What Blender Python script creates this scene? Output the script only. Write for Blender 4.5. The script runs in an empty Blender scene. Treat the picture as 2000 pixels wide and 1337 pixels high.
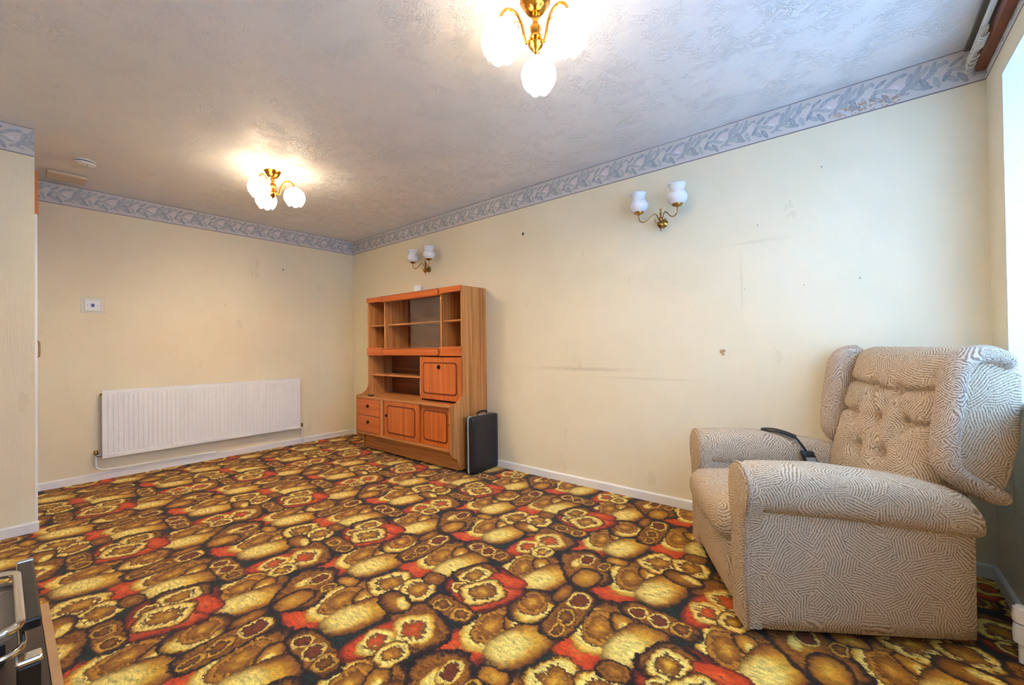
import bpy, bmesh, math, random
from mathutils import Vector, Matrix
random.seed(4)
PI = math.pi
scene = bpy.context.scene
COL = scene.collection

# ------------------------------------------------------------------ camera
cam_d = bpy.data.cameras.new('camera')
cam_d.sensor_fit = 'HORIZONTAL'; cam_d.sensor_width = 36.0
cam_d.lens = 815.6556 / 2000 * 36.0
cam_d.clip_start = 0.02
cam = bpy.data.objects.new('camera', cam_d); COL.objects.link(cam)
_R = Vector((0.77434178, 0.6326394, -0.01273568)); _U = Vector((0.0158120588, 0.000774771739, 0.999874681)); _F = Vector((-0.63256999, 0.77444612, 0.00940339))
_U = (_U - _R*_U.dot(_R)).normalized(); _B = -_F
cam.matrix_world = Matrix(((_R.x, _U.x, _B.x, 4.8617), (_R.y, _U.y, _B.y, -2.803), (_R.z, _U.z, _B.z, 1.0636), (0, 0, 0, 1)))
scene.camera = cam

# ------------------------------------------------------------------ world, daylight, exposure
RX, RH, RY = 5.343, 2.4, -3.30            # room length (x), height, far side (y)
WY0, WY1, WZ0, WZ1 = -2.95, -0.240, 0.82, 2.145  # window opening in the window wall
world = bpy.data.worlds.new('overcast_sky'); scene.world = world
world.use_nodes = True
bgn = world.node_tree.nodes.get('Background') or world.node_tree.nodes.new('ShaderNodeBackground')
bgn.inputs['Color'].default_value = (0.31, 0.565, 1.0, 1); bgn.inputs['Strength'].default_value = 6.7
pd = bpy.data.lights.new('window_portal', 'AREA'); pd.shape = 'RECTANGLE'
pd.size = WY1-WY0; pd.size_y = WZ1-WZ0; pd.cycles.is_portal = True
po = bpy.data.objects.new('window_portal', pd); COL.objects.link(po)
po.location = (RX+0.30, (WY0+WY1)/2, (WZ0+WZ1)/2)
po.rotation_euler = Matrix(((0, 0, 1), (1, 0, 0), (0, 1, 0))).to_euler()   # local -z looks along -x
LAMP_STRENGTH = 14.0
BULB_STRENGTH = 1180.0
LAMP_COLOR = (1.0, 0.76, 0.49)
vs = scene.view_settings
vs.view_transform = 'Standard'; vs.look = 'None'; vs.gamma = 1.0; vs.use_curve_mapping = False
vs.exposure = 0.22
cy = scene.cycles
cy.use_adaptive_sampling = True; cy.adaptive_threshold = 0.2; cy.adaptive_min_samples = 14
cy.use_light_tree = True
cy.max_bounces = 7; cy.diffuse_bounces = 4; cy.glossy_bounces = 3; cy.transmission_bounces = 4; cy.transparent_max_bounces = 8
cy.caustics_reflective = False; cy.caustics_refractive = False

# ------------------------------------------------------------------ material helpers
def lin(r, g, b):
    f = lambda c: (c/255/12.92) if c/255 <= 0.04045 else ((c/255+0.055)/1.055)**2.4
    return (f(r), f(g), f(b), 1.0)

class NB:
    def __init__(self, name):
        self.m = bpy.data.materials.new(name); self.m.use_nodes = True
        self.t = self.m.node_tree; self.t.nodes.clear()
        self.out = self.t.nodes.new('ShaderNodeOutputMaterial')
        self.bsdf = self.t.nodes.new('ShaderNodeBsdfPrincipled')
        self.t.links.new(self.bsdf.outputs[0], self.out.inputs[0])
    def n(self, kind, ins=None, **props):
        nd = self.t.nodes.new('ShaderNode'+kind)
        for k, v in props.items(): setattr(nd, k, v)
        for k, v in (ins or {}).items(): self.set(nd, k, v)
        return nd
    def set(self, nd, k, v):
        s = nd.inputs[k]
        if isinstance(v, bpy.types.NodeSocket): self.t.links.new(v, s)
        else: s.default_value = v
    def p(self, **kw):
        for k, v in kw.items(): self.set(self.bsdf, k.replace('_', ' '), v)
    def math(self, op, a, b=None, c=None):
        nd = self.n('Math', operation=op)
        for i, v in enumerate((a, b, c)):
            if v is not None: self.set(nd, i, v)
        return nd.outputs[0]
    def vm(self, op, *a):
        nd = self.n('VectorMath', operation=op)
        for i, v in enumerate(a):
            if v is not None: self.set(nd, i, v)
        return nd.outputs['Value'] if op in ('LENGTH', 'DOT_PRODUCT') else nd.outputs['Vector']
    def mix(self, f, a, b, blend='MIX'):
        nd = self.n('Mix', data_type='RGBA', blend_type=blend)
        self.set(nd, 0, f); self.set(nd, 6, a); self.set(nd, 7, b)
        return nd.outputs[2]
    def coord(self, kind='Object'):
        return self.n('TexCoord').outputs[kind]
    def noise(self, vec, scale, detail=2.0, rough=0.5, dist=0.0):
        nd = self.n('TexNoise', {'Vector': vec, 'Scale': scale, 'Detail': detail, 'Roughness': rough, 'Distortion': dist})
        return nd
    def ramp(self, f, stops, interp='LINEAR'):
        nd = self.n('ValToRGB'); cr = nd.color_ramp; cr.interpolation = interp
        e = cr.elements
        while len(e) > 1: e.remove(e[-1])
        e[0].position = stops[0][0]; e[0].color = stops[0][1]
        for pos, c in stops[1:]:
            x = e.new(pos); x.color = c
        self.set(nd, 0, f)
        return nd
    def bump(self, h, strength=0.3, dist=0.01, normal=None):
        nd = self.n('Bump', {'Height': h, 'Strength': strength, 'Distance': dist})
        if normal is not None: self.set(nd, 'Normal', normal)
        return nd.outputs[0]

MATS = {}
def plain(name, col, rough=0.5, metal=0.0, spec=0.5, grain=0.06, coat=0.0, scale=40):
    if name in MATS: return MATS[name]
    b = NB(name)
    nz = b.noise(b.coord(), scale, 3)
    dk = tuple(c*(1-grain*2) for c in col[:3])+(1,)
    lt = tuple(min(1, c*(1+grain)) for c in col[:3])+(1,)
    b.p(Base_Color=b.mix(nz.outputs['Fac'], dk, lt), Roughness=rough, Metallic=metal, Specular_IOR_Level=spec, Coat_Weight=coat)
    MATS[name] = b.m
    return b.m

def m_carpet():
    b = NB('carpet_wool')
    pos = b.coord()
    base = b.vm('MULTIPLY', pos, (1, 1, 0))
    n1 = b.noise(base, 42, 2); n2 = b.noise(base, 330, 1)
    d1 = b.vm('MULTIPLY', b.vm('SUBTRACT', n1.outputs['Color'], (0.5, 0.5, 0.5)), (0.022, 0.022, 0))
    d2 = b.vm('MULTIPLY', b.vm('SUBTRACT', n2.outputs['Color'], (0.5, 0.5, 0.5)), (0.016, 0.016, 0))
    p = b.vm('ADD', b.vm('ADD', base, d1), d2)
    # brush strokes inside the stones
    sm = b.n('Mapping', {'Vector': p, 'Rotation': (0, 0, 0.55), 'Scale': (26, 105, 1)})
    st = b.noise(sm.outputs[0], 1.0, 3, 0.6).outputs['Fac']
    mo = b.noise(p, 34, 3, 0.65).outputs['Fac']
    jit = b.math('MULTIPLY_ADD', st, 1.10, b.math('MULTIPLY_ADD', mo, 0.9, -1.0))
    CX, CY = 0.89, 0.91; GROW = 1.07
    BLK = lin(20, 11, 9); DK = lin(58, 27, 10); BR = lin(124, 70, 12); BR2 = lin(160, 100, 18); GO = lin(196, 136, 30)
    LG = lin(226, 180, 58); CR = lin(246, 222, 122); RE = lin(208, 70, 16); RE2 = lin(230, 104, 36); RD = lin(122, 36, 12); RB = lin(122, 54, 16)
    def al(c, a): return (c[0], c[1], c[2], a)
    E = lambda c: [(0.70, c), (0.79, al(BLK, 1)), (0.83, al(BLK, 0))]
    S = {
        'slab': [(0, GO), (0.25, BR2), (0.45, BR), (0.6, BR2)]+E(DK),
        'red': [(0, RE2), (0.4, RE), (0.6, RE)]+[(0.72, RD), (0.79, al(RD, 1)), (0.84, al(RD, 0))],
        'redslab': [(0, RE), (0.45, RE2), (0.62, RE)]+E(RD),
        'lobL': [(0, GO), (0.40, LG), (0.50, CR), (0.64, CR), (0.70, LG), (0.77, al(GO, 1)), (0.82, al(BR, 0))],
        'inL': [(0, LG), (0.16, GO), (0.34, BR2), (0.5, BR), (0.62, GO), (0.72, BR2), (0.78, al(DK, 1)), (0.82, al(GO, 0))],
        'lobR': [(0, LG), (0.3, LG), (0.5, GO), (0.62, BR2)]+[(0.73, BR), (0.79, al(DK, 1)), (0.83, al(BLK, 0))],
        'cream': [(0, CR), (0.3, CR), (0.5, al(CR, 0.8)), (0.8, al(LG, 0.0))],
        'ring': [(0, LG), (0.14, GO), (0.30, BR2), (0.40, BR), (0.46, DK), (0.51, CR), (0.63, CR), (0.69, LG)]+[(0.73, BR2), (0.80, al(BLK, 1)), (0.84, al(BLK, 0))],
        'redring': [(0, RE2), (0.22, RE), (0.36, BR2), (0.44, DK), (0.49, CR), (0.63, CR), (0.68, LG), (0.76, al(GO, 1)), (0.82, al(BR, 0))],
        'oval': [(0, BR2), (0.3, BR), (0.48, DK), (0.56, LG), (0.66, GO), (0.74, BR), (0.79, al(BLK, 1)), (0.83, al(BLK, 0))],
        'rust': [(0, RB), (0.45, RB), (0.55, DK), (0.62, CR), (0.72, LG), (0.78, al(BR, 1)), (0.83, al(BR, 0))],
        'soft': [(0, CR), (0.5, CR), (0.65, al(LG, 0.9)), (0.8, al(LG, 0))],
        'brown': [(0, GO), (0.35, BR2), (0.6, BR)]+E(DK),
        'gold': [(0, LG), (0.35, GO), (0.6, BR2)]+E(DK),
    }
    shapes = []
    for ax, ay, k in ((4.137, -1.072, 1.0), (4.185, -1.465, 1.0), (3.69, -1.297, 0.97), (3.855, -1.71, 1.0)):
        for st_, dx, dy, a_, b_, g_, sq in (('slab', -0.01, 0.115, 0.155, 0.155, 0, 1), ('red', -0.088, -0.072, 0.098, 0.062, -12, 1),
                ('lobL', -0.088, 0.072, 0.128, 0.083, -70, 0), ('inL', -0.080, 0.092, 0.102, 0.064, -72, 0), ('gold', -0.022, 0.165, 0.066, 0.044, -50, 0),
                ('soft', -0.012, 0.150, 0.034, 0.018, -75, 0), ('lobR', 0.070, 0.086, 0.138, 0.088, 80, 0), ('cream', 0.046, 0.045, 0.10, 0.075, 80, 0)):
            shapes.append((st_, ax+dx*k, ay+dy*k, a_*k, b_*k, g_, sq))
    shapes += [
        ('brown', 3.824, -1.426, .112, .097, -62, 0), ('soft', 3.858, -1.448, .088, .052, 63, 0), ('inL', 3.812, -1.408, .075, .062, -45, 0),
        ('slab', 3.968, -1.367, .165, .066, -85, 1), ('rust', 3.961, -1.276, .060, .048, -79, 0), ('oval', 3.972, -1.400, .056, .037, -64, 0), ('oval', 3.985, -1.483, .046, .027, -80, 0),
        ('slab', 3.844, -1.032, .160, .105, -47, 1), ('soft', 3.796, -1.016, .046, .026, -83, 0), ('rust', 3.822, -.961, .054, .038, -78, 0), ('oval', 3.919, -.969, .042, .028, 87, 0), ('gold', 3.898, -1.108, .084, .062, -87, 0),
        ('slab', 4.265, -1.196, .150, .056, -1, 1), ('rust', 4.183, -1.200, .040, .036, 51, 0), ('rust', 4.265, -1.199, .044, .039, -51, 0), ('oval', 4.347, -1.197, .046, .040, 90, 0),
        ('slab', 3.552, -1.793, .145, .098, -18, 1), ('red', 3.490, -1.940, .125, .058, 86, 0), ('redring', 3.560, -1.818, .084, .074, -42, 1), ('redring', 3.506, -1.944, .068, .058, -61, 1), ('ring', 3.602, -1.943, .062, .054, 84, 0),
        ('redslab', 3.580, -1.450, .156, .150, -20, 1), ('slab', 3.505, -1.405, .110, .105, -20, 1), ('red', 3.625, -1.350, .095, .048, 10, 0), ('ring', 3.480, -1.405, .076, .060, 85, 1), ('ring', 3.493, -1.515, .046, .038, -38, 0), ('ring', 3.598, -1.479, .092, .082, 60, 1),
        ('ring', 3.222, -1.686, .094, .082, 68, 1), ('ring', 3.360, -1.641, .088, .076, -50, 1), ('brown', 3.356, -1.758, .088, .054, -9, 0), ('soft', 3.390, -1.745, .05, .022, -20, 0), ('slab', 3.351, -1.539, .056, .044, 8, 0),
        ('slab', 3.572, -1.640, .124, .049, -1, 1), ('oval', 3.528, -1.646, .044, .038, -2, 0), ('oval', 3.636, -1.643, .046, .041, 29, 0),
        ('gold', 3.056, -1.798, .060, .036, 10, 0), ('brown', 3.878, -1.272, .074, .034, -84, 0)]
    gs = b.noise(p, 150, 2, 0.6).outputs['Fac']
    col = b.ramp(gs, [(0, lin(16, 9, 9)), (0.5, lin(28, 14, 8)), (0.56, lin(12, 50, 38)), (0.7, lin(26, 84, 62))]).outputs[0]
    groups = {}
    def stone_group(style, sq):
        key = (style, sq)
        if key in groups: return groups[key]
        t = bpy.data.node_groups.new('carpet_'+style, 'ShaderNodeTree')
        for nm, ty in (('P', 'Vector'), ('Hi', 'Vector'), ('Lo', 'Vector'), ('C', 'Vector'), ('E1', 'Vector'), ('E2', 'Vector'), ('Jit', 'Float'), ('Col', 'Color')):
            t.interface.new_socket(nm, in_out='INPUT', socket_type='NodeSocket'+ty)
        t.interface.new_socket('Col', in_out='OUTPUT', socket_type='NodeSocketColor')
        g = NB.__new__(NB); g.t = t
        gi = t.nodes.new('NodeGroupInput').outputs; go = t.nodes.new('NodeGroupOutput')
        w = g.n('VectorMath', {0: gi['P'], 1: gi['Hi'], 2: gi['Lo']}, operation='WRAP').outputs[0]
        q = g.vm('SUBTRACT', w, gi['C'])
        a = g.vm('DOT_PRODUCT', q, gi['E1']); c = g.vm('DOT_PRODUCT', q, gi['E2'])
        a = g.math('MULTIPLY', a, a); c = g.math('MULTIPLY', c, c)
        if sq: r = g.math('SQRT', g.math('SQRT', g.math('MULTIPLY_ADD', a, a, g.math('MULTIPLY', c, c))))
        else: r = g.math('POWER', g.math('ADD', g.math('POWER', a, 1.25), g.math('POWER', c, 1.25)), 0.4)
        fd = g.math('MAXIMUM', g.math('SUBTRACT', 1.2, r), 0.14)
        rp = g.ramp(g.math('MULTIPLY_ADD', r, 0.8, g.math('MULTIPLY', gi['Jit'], fd)), S[style])
        t.links.new(g.mix(rp.outputs['Alpha'], gi['Col'], rp.outputs['Color']), go.inputs[0])
        groups[key] = t
        return t
    for st_, cx, cy, a_, b_, g_, sq in shapes:
        cx0, cy0 = cx % CX, cy % CY
        a_ *= GROW; b_ *= GROW; g_ = math.radians(g_)
        nd = b.t.nodes.new('ShaderNodeGroup'); nd.node_tree = stone_group(st_, sq)
        for k_, v_ in (('Hi', (cx0+CX/2, cy0+CY/2, 1)), ('Lo', (cx0-CX/2, cy0-CY/2, -1)), ('C', (cx0, cy0, 0)), ('E1', (math.cos(g_)/a_, math.sin(g_)/a_, 0)), ('E2', (-math.sin(g_)/b_, math.cos(g_)/b_, 0))):
            nd.inputs[k_].default_value = v_
        b.t.links.new(p, nd.inputs['P']); b.t.links.new(jit, nd.inputs['Jit']); b.t.links.new(col, nd.inputs['Col'])
        col = nd.outputs[0]
    # pile: fine light and dark tufts
    t1 = b.noise(base, 620, 1).outputs['Fac']
    t2 = b.noise(base, 210, 2, 0.7).outputs['Fac']
    k = b.math('MULTIPLY', b.math('MULTIPLY_ADD', t1, 0.75, 0.62), b.math('MULTIPLY_ADD', t2, 1.5, 0.26))
    k2 = b.math('MULTIPLY', k, b.math('MULTIPLY_ADD', st, 2.5, -0.32))
    col = b.mix(1.0, col, b.n('CombineXYZ', {0: k2, 1: k2, 2: k2}).outputs[0], 'MULTIPLY')
    b.p(Base_Color=col, Roughness=0.95, Specular_IOR_Level=0.12, Sheen_Weight=0.15)
    b.p(Normal=b.bump(t1, 0.5, 0.006))
    return b.m

def m_border():
    b = NB('border_paper_print')
    uv = b.n('UVMap').outputs[0]
    nz = b.vm('MULTIPLY', b.vm('SUBTRACT', b.noise(uv, 90, 2).outputs['Color'], (0.5, 0.5, 0.5)), (0.012, 0.012, 0))
    p = b.vm('ADD', uv, nz)
    PX = 0.263
    bg = lin(216, 211, 208)
    col = b.mix(b.noise(uv, 9, 2).outputs['Fac'], bg, lin(202, 198, 196))
    LF = lin(166, 172, 180); LF2 = lin(148, 157, 167); PK = lin(220, 208, 210); GR = lin(174, 182, 183); LI = lin(168, 162, 182); WH = lin(232, 232, 236)
    ell = [('f', .060, .085, .052, .040, 10, PK), ('f', .045, .078, .018, .016, 0, WH), ('f', .205, .092, .046, .036, -10, lin(214, 210, 204)), ('f', .215, .086, .016, .014, 0, PK),
           ('l', .118, .120, .046, .011, 58, LF), ('l', .140, .112, .042, .011, 48, GR), ('l', .100, .068, .040, .014, 20, LF), ('l', .122, .052, .042, .013, -28, GR), ('l', .148, .060, .036, .012, -62, LF2),
           ('l', .165, .092, .036, .011, 38, LF), ('l', .012, .040, .034, .011, -58, LF2), ('l', .028, .112, .032, .010, 42, LF), ('l', .240, .048, .034, .011, -40, LF), ('l', .178, .126, .030, .009, 66, LF), ('l', .190, .050, .032, .011, -72, GR), ('l', .255, .122, .030, .009, 35, LF2),
           ('l', .060, .128, .030, .010, 20, LF), ('l', .030, .072, .034, .010, -20, GR), ('l', .095, .100, .034, .010, 75, LF), ('l', .205, .128, .028, .009, 30, GR), ('l', .225, .070, .030, .010, 60, LF2), ('l', .155, .036, .028, .009, -10, LF), ('l', .062, .044, .026, .009, 25, LF), ('l', .250, .088, .028, .010, -15, GR),
           ('d', .075, .040, .008, .008, 0, LI), ('d', .090, .034, .007, .007, 0, LI), ('d', .085, .130, .008, .007, 0, LI), ('d', .072, .126, .006, .006, 0, LF2), ('d', .225, .128, .008, .007, 0, LI), ('d', .170, .036, .006, .008, 0, LF2)]
    for k, cx, cy, a_, b_, g_, c in ell:
        w = b.n('VectorMath', {0: p, 1: (cx+PX/2, 10, 1), 2: (cx-PX/2, -10, -1)}, operation='WRAP').outputs[0]
        lo = b.n('Mapping', {'Vector': w, 'Location': (cx, cy, 0), 'Rotation': (0, 0, math.radians(g_)), 'Scale': (a_, b_, 1)}, vector_type='TEXTURE').outputs[0]
        r = b.vm('LENGTH', lo)
        if k == 'f': f = b.ramp(r, [(0, (.75,)*3+(1,)), (.6, (.6,)*3+(1,)), (1, (0, 0, 0, 1))]).outputs[0]
        else: f = b.ramp(r, [(0, (.55,)*3+(1,)), (.1, (.5,)*3+(1,)), (.7, (.95,)*3+(1,)), (.85, (.9,)*3+(1,)), (1, (0, 0, 0, 1))]).outputs[0]
        col = b.mix(f, col, c)
    y = b.n('SeparateXYZ', {0: uv}).outputs[1]
    e1 = b.math('LESS_THAN', y, 0.0055); e2 = b.math('GREATER_THAN', y, 0.1615)
    col = b.mix(e1, col, lin(130, 124, 130)); col = b.mix(e2, col, lin(90, 88, 104))
    # old damp and rust coloured stain on the paper near the window end (metres along the wall)
    sp = b.vm('LENGTH', b.n('Mapping', {'Vector': uv, 'Location': (4.93, 0.03, 0), 'Scale': (0.15, 0.035, 1)}, vector_type='TEXTURE').outputs[0])
    sn = b.noise(uv, 70, 3, 0.7).outputs['Fac']
    sf = b.math('MULTIPLY', b.math('LESS_THAN', sp, 1.0), b.math('GREATER_THAN', sn, 0.54))
    col = b.mix(b.math('MULTIPLY', sf, 0.75), col, lin(178, 130, 84))
    b.p(Base_Color=col, Roughness=0.6, Specular_IOR_Level=0.3)
    return b.m

def m_wall(name, c1, c2, right=False):
    b = NB(name)
    o = b.coord()
    big = b.noise(o, 1.4, 4, 0.6).outputs['Fac']
    col = b.mix(b.ramp(big, [(0.35, (0, 0, 0, 1)), (0.7, (1, 1, 1, 1))]).outputs[0], c1, c2)
    dn = b.noise(b.n('Mapping', {'Vector': o, 'Scale': (3, 3, 1.2)}).outputs[0], 2.0, 4, 0.65).outputs['Fac']
    col = b.mix(b.math('MULTIPLY', b.math('GREATER_THAN', dn, 0.66), 0.10), col, lin(150, 120, 80))
    if right:
        # rubbed lines and picture ghosts left on the paper
        n_ = b.noise(b.n('Mapping', {'Vector': o, 'Scale': (6, 6, 40)}).outputs[0], 3, 3).outputs['Fac']
        def streak(cx, cz, ax, az, amt, c=lin(140, 122, 92)):
            nonlocal col
            r = b.vm('LENGTH', b.n('Mapping', {'Vector': o, 'Location': (cx, 0, cz), 'Scale': (ax, 5, az)}, vector_type='TEXTURE').outputs[0])
            f = b.math('MULTIPLY', b.math('SUBTRACT', 1.0, b.math('MINIMUM', r, 1.0)), b.math('MULTIPLY', n_, amt))
            col = b.mix(f, col, c)
        streak(3.25, .885, .62, .022, .55); streak(3.75, .83, .5, .014, .3); streak(3.9, 1.50, .25, .18, .16); streak(3.3, 1.62, .35, .12, .12)
        streak(4.42, 1.66, .22, .012, .28); streak(2.55, 1.0, .16, .75, .22); streak(4.35, 1.42, .010, .26, .25)
    rib = b.noise(b.n('Mapping', {'Vector': o, 'Scale': (150, 150, 14)}).outputs[0], 1, 2).outputs['Fac']
    b.p(Base_Color=col, Roughness=0.8, Specular_IOR_Level=0.08, Normal=b.bump(rib, 0.25, 0.004))
    return b.m

def m_ceiling():
    b = NB('textured_ceiling')
    o = b.coord()
    w = b.vm('ADD', o, b.vm('MULTIPLY', b.vm('SUBTRACT', b.noise(o, 7, 2).outputs['Color'], (.5, .5, .5)), (.12, .12, 0)))
    h1 = b.noise(b.n('Mapping', {'Vector': w, 'Rotation': (0, 0, 0.5), 'Scale': (38, 62, 1)}).outputs[0], 1, 3, 0.55, 1.2).outputs['Fac']
    patch = b.ramp(b.noise(o, 9, 2).outputs['Fac'], [(0.44, (0.10,)*3+(1,)), (0.62, (1, 1, 1, 1))]).outputs[0]
    rid = b.ramp(h1, [(0.46, (0, 0, 0, 1)), (0.56, (1, 1, 1, 1)), (0.64, (.2, .2, .2, 1))]).outputs[0]
    h = b.mix(1.0, rid, patch, 'MULTIPLY')
    col = b.mix(b.noise(o, 1.2, 3).outputs['Fac'], lin(228, 228, 230), lin(238, 238, 240))
    b.p(Base_Color=col, Roughness=0.42, Specular_IOR_Level=0.45, Normal=b.bump(h, 0.6, 0.007))
    return b.m

def m_fabric(name, c_dark, c_light, cell=13.0, freq=680.0):
    b = NB(name)
    tc = b.n('TexCoord'); o = tc.outputs['Object']; N = tc.outputs['Normal']
    wob = b.vm('ADD', o, b.vm('MULTIPLY', b.noise(o, 30, 1).outputs['Color'], (.010, .010, .010)))
    vo = b.n('TexVoronoi', {'Vector': wob, 'Scale': cell, 'Randomness': 1.0}, feature='F1')
    d = b.vm('SUBTRACT', vo.outputs['Color'], (.5, .5, .5))
    nd = b.vm('DOT_PRODUCT', N, d)
    pr = b.n('VectorMath', {0: N}, operation='SCALE'); b.set(pr, 'Scale', nd)
    dr = b.vm('NORMALIZE', b.vm('SUBTRACT', d, pr.outputs[0]))
    sn = b.math('SINE', b.math('MULTIPLY', b.vm('DOT_PRODUCT', b.vm('SUBTRACT', wob, vo.outputs['Position']), dr), freq))
    dash = b.noise(o, 190, 2).outputs['Fac']
    h = b.math('MULTIPLY_ADD', sn, 0.24, b.math('MULTIPLY', dash, 1.0))
    f = b.ramp(h, [(0.22, (0, 0, 0, 1)), (0.62, (1, 1, 1, 1))]).outputs[0]
    col = b.mix(f, c_dark, c_light)
    col = b.mix(b.math('MULTIPLY', b.noise(o, 5, 2).outputs['Fac'], 0.22), col, lin(168, 128, 96))
    b.p(Base_Color=col, Roughness=0.9, Specular_IOR_Level=0.2, Normal=b.bump(h, 0.5, 0.004))
    return b.m

def m_wood(name, c1, c2, c3, axis='z', sc=1.0, rough=0.38):
    b = NB(name)
    o = b.coord()
    s = {'z': (34, 34, 1.1), 'x': (1.1, 34, 34)}[axis]
    g = b.noise(b.n('Mapping', {'Vector': o, 'Scale': tuple(k*sc for k in s)}).outputs[0], 1.0, 4, 0.55, 0.6).outputs['Fac']
    f = b.noise(b.n('Mapping', {'Vector': o, 'Scale': tuple(k*sc*4 for k in s)}).outputs[0], 1.0, 2).outputs['Fac']
    col = b.ramp(g, [(0.3, c1), (0.5, c2), (0.68, c3)]).outputs[0]
    col = b.mix(b.math('MULTIPLY', f, 0.3), col, c1)
    b.p(Base_Color=col, Roughness=rough, Specular_IOR_Level=0.4)
    return b.m

def m_glass(name, tint=(0.9, 0.93, 0.92, 1), gloss=0.12, rough=0.03):
    b = NB(name)
    tr = b.n('BsdfTransparent', {'Color': tint}); gl = b.n('BsdfGlossy', {'Color': (1, 1, 1, 1), 'Roughness': rough})
    nz = b.noise(b.coord(), 8, 1).outputs['Fac']
    f = b.math('MULTIPLY_ADD', nz, gloss, 0.03)
    mx = b.n('MixShader', {0: f}); b.t.links.new(tr.outputs[0], mx.inputs[1]); b.t.links.new(gl.outputs[0], mx.inputs[2])
    b.t.links.new(mx.outputs[0], b.out.inputs[0])
    return b.m

def m_lit(name):
    b = NB(name)
    nz = b.noise(b.coord(), 12, 1).outputs['Fac']
    b.p(Base_Color=(0.9, 0.88, 0.84, 1), Roughness=0.3, Emission_Color=LAMP_COLOR+(1,), Emission_Strength=b.math('MULTIPLY_ADD', nz, 0.1*LAMP_STRENGTH, 0.95*LAMP_STRENGTH))
    return b.m

def m_bulb(name):
    b = NB(name)
    nz = b.noise(b.coord(), 12, 1).outputs['Fac']
    b.p(Base_Color=(0.9, 0.88, 0.84, 1), Roughness=0.3, Emission_Color=LAMP_COLOR+(1,), Emission_Strength=b.math('MULTIPLY_ADD', nz, 0.1*BULB_STRENGTH, 0.95*BULB_STRENGTH))
    return b.m

def m_opal(name):
    b = NB(name)
    o = b.coord()
    sp = b.n('SeparateXYZ', {0: o}).outputs[2]
    band = b.math('LESS_THAN', b.math('ABSOLUTE', b.math('SUBTRACT', sp, 0.068)), 0.010)
    pt = b.math('GREATER_THAN', b.noise(o, 95, 2).outputs['Fac'], 0.62)
    col = b.mix(b.math('MULTIPLY', band, pt), lin(232, 234, 240), lin(190, 140, 120))
    b.p(Base_Color=col, Roughness=0.16, Specular_IOR_Level=0.6, Subsurface_Weight=0.2, Subsurface_Radius=(.02, .02, .02))
    return b.m

M = dict(
    carpet=m_carpet(), border=m_border(),
    wall_r=m_wall('cream_wallpaper_long', lin(238, 229, 204), lin(232, 221, 193), True),
    wall=m_wall('cream_wallpaper', lin(238, 228, 202), lin(231, 218, 190)),
    ceiling=m_ceiling(),
    white=plain('white_gloss_paint', lin(236, 236, 238), 0.35, grain=0.03),
    rad=plain('radiator_enamel', lin(240, 241, 243), 0.4, grain=0.015),
    plastic=plain('white_plastic', lin(232, 232, 230), 0.35, grain=0.02),
    cream_pl=plain('aged_white_plastic', lin(222, 216, 200), 0.45, grain=0.03),
    blue=plain('blue_label', lin(40, 62, 140), 0.4),
    black=plain('black_plastic', lin(20, 20, 22), 0.35),
    dark=plain('dark_gap', lin(12, 10, 10), 0.8),
    grey=plain('grey_plate', lin(150, 150, 150), 0.35, 0.4),
    brass=plain('polished_brass', lin(214, 150, 62), 0.16, 1.0, grain=0.05),
    brass_d=plain('aged_brass', lin(176, 132, 66), 0.22, 1.0, grain=0.12),
    chrome=plain('chrome', lin(214, 214, 214), 0.10, 1.0, grain=0.03),
    steel=plain('dull_steel', lin(150, 150, 150), 0.35, 1.0),
    wood_c=m_wood('teak_laminate', lin(166, 104, 54), lin(204, 140, 80), lin(222, 164, 104)),
    wood_h=m_wood('teak_laminate_lengthwise', lin(164, 102, 54), lin(200, 136, 78), lin(216, 156, 98), 'x'),
    wood_f=m_wood('orange_teak_front', lin(186, 92, 36), lin(210, 114, 50), lin(222, 132, 66)),
    wood_fh=m_wood('orange_teak_front_lengthwise', lin(184, 90, 36), lin(206, 110, 48), lin(220, 128, 62), 'x'),
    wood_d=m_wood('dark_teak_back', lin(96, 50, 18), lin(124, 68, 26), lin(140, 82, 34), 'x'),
    batten=m_wood('brown_varnished_wood', lin(92, 36, 10), lin(124, 54, 18), lin(140, 66, 24), 'x', 1.0, 0.3),
    doorwood=plain('orange_varnished_wood', lin(206, 122, 60), 0.4, grain=0.12, scale=20),
    edge=plain('pale_wood_edge', lin(196, 156, 112), 0.5, grain=0.1, scale=25),
    board=plain('dark_brown_laminate', lin(66, 52, 44), 0.4, grain=0.08),
    smoked=m_glass('smoked_glass', (0.35, 0.35, 0.37, 1), 0.2, 0.05),
    pane=m_glass('cabinet_glass', (0.93, 0.93, 0.90, 1), 0.10, 0.06),
    winglass=m_glass('window_glass', (0.95, 0.97, 0.96, 1), 0.0, 0.01),
    case=plain('black_vinyl', lin(34, 36, 42), 0.36, grain=0.12, scale=120),
    fabric=m_fabric('beige_chenille', lin(136, 116, 94), lin(212, 194, 169)),
    piping=m_fabric('beige_chenille_roll', lin(128, 108, 92), lin(210, 194, 176), 20, 800),
    lit=m_lit('lit_opal_glass'), bulb=m_bulb('lit_bulb'), opal=m_opal('unlit_opal_glass'),
    silver=plain('satin_silver', lin(196, 196, 198), 0.4, 0.2),
    painted=plain('cream_gloss_paint', lin(214, 196, 166), 0.35, grain=0.04),
    wood_line=plain('dark_moulding_stain', lin(126, 54, 18), 0.45, grain=0.15),
    greystrip=plain('grey_painted_board', lin(120, 112, 106), 0.6, grain=0.08),
)

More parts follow.
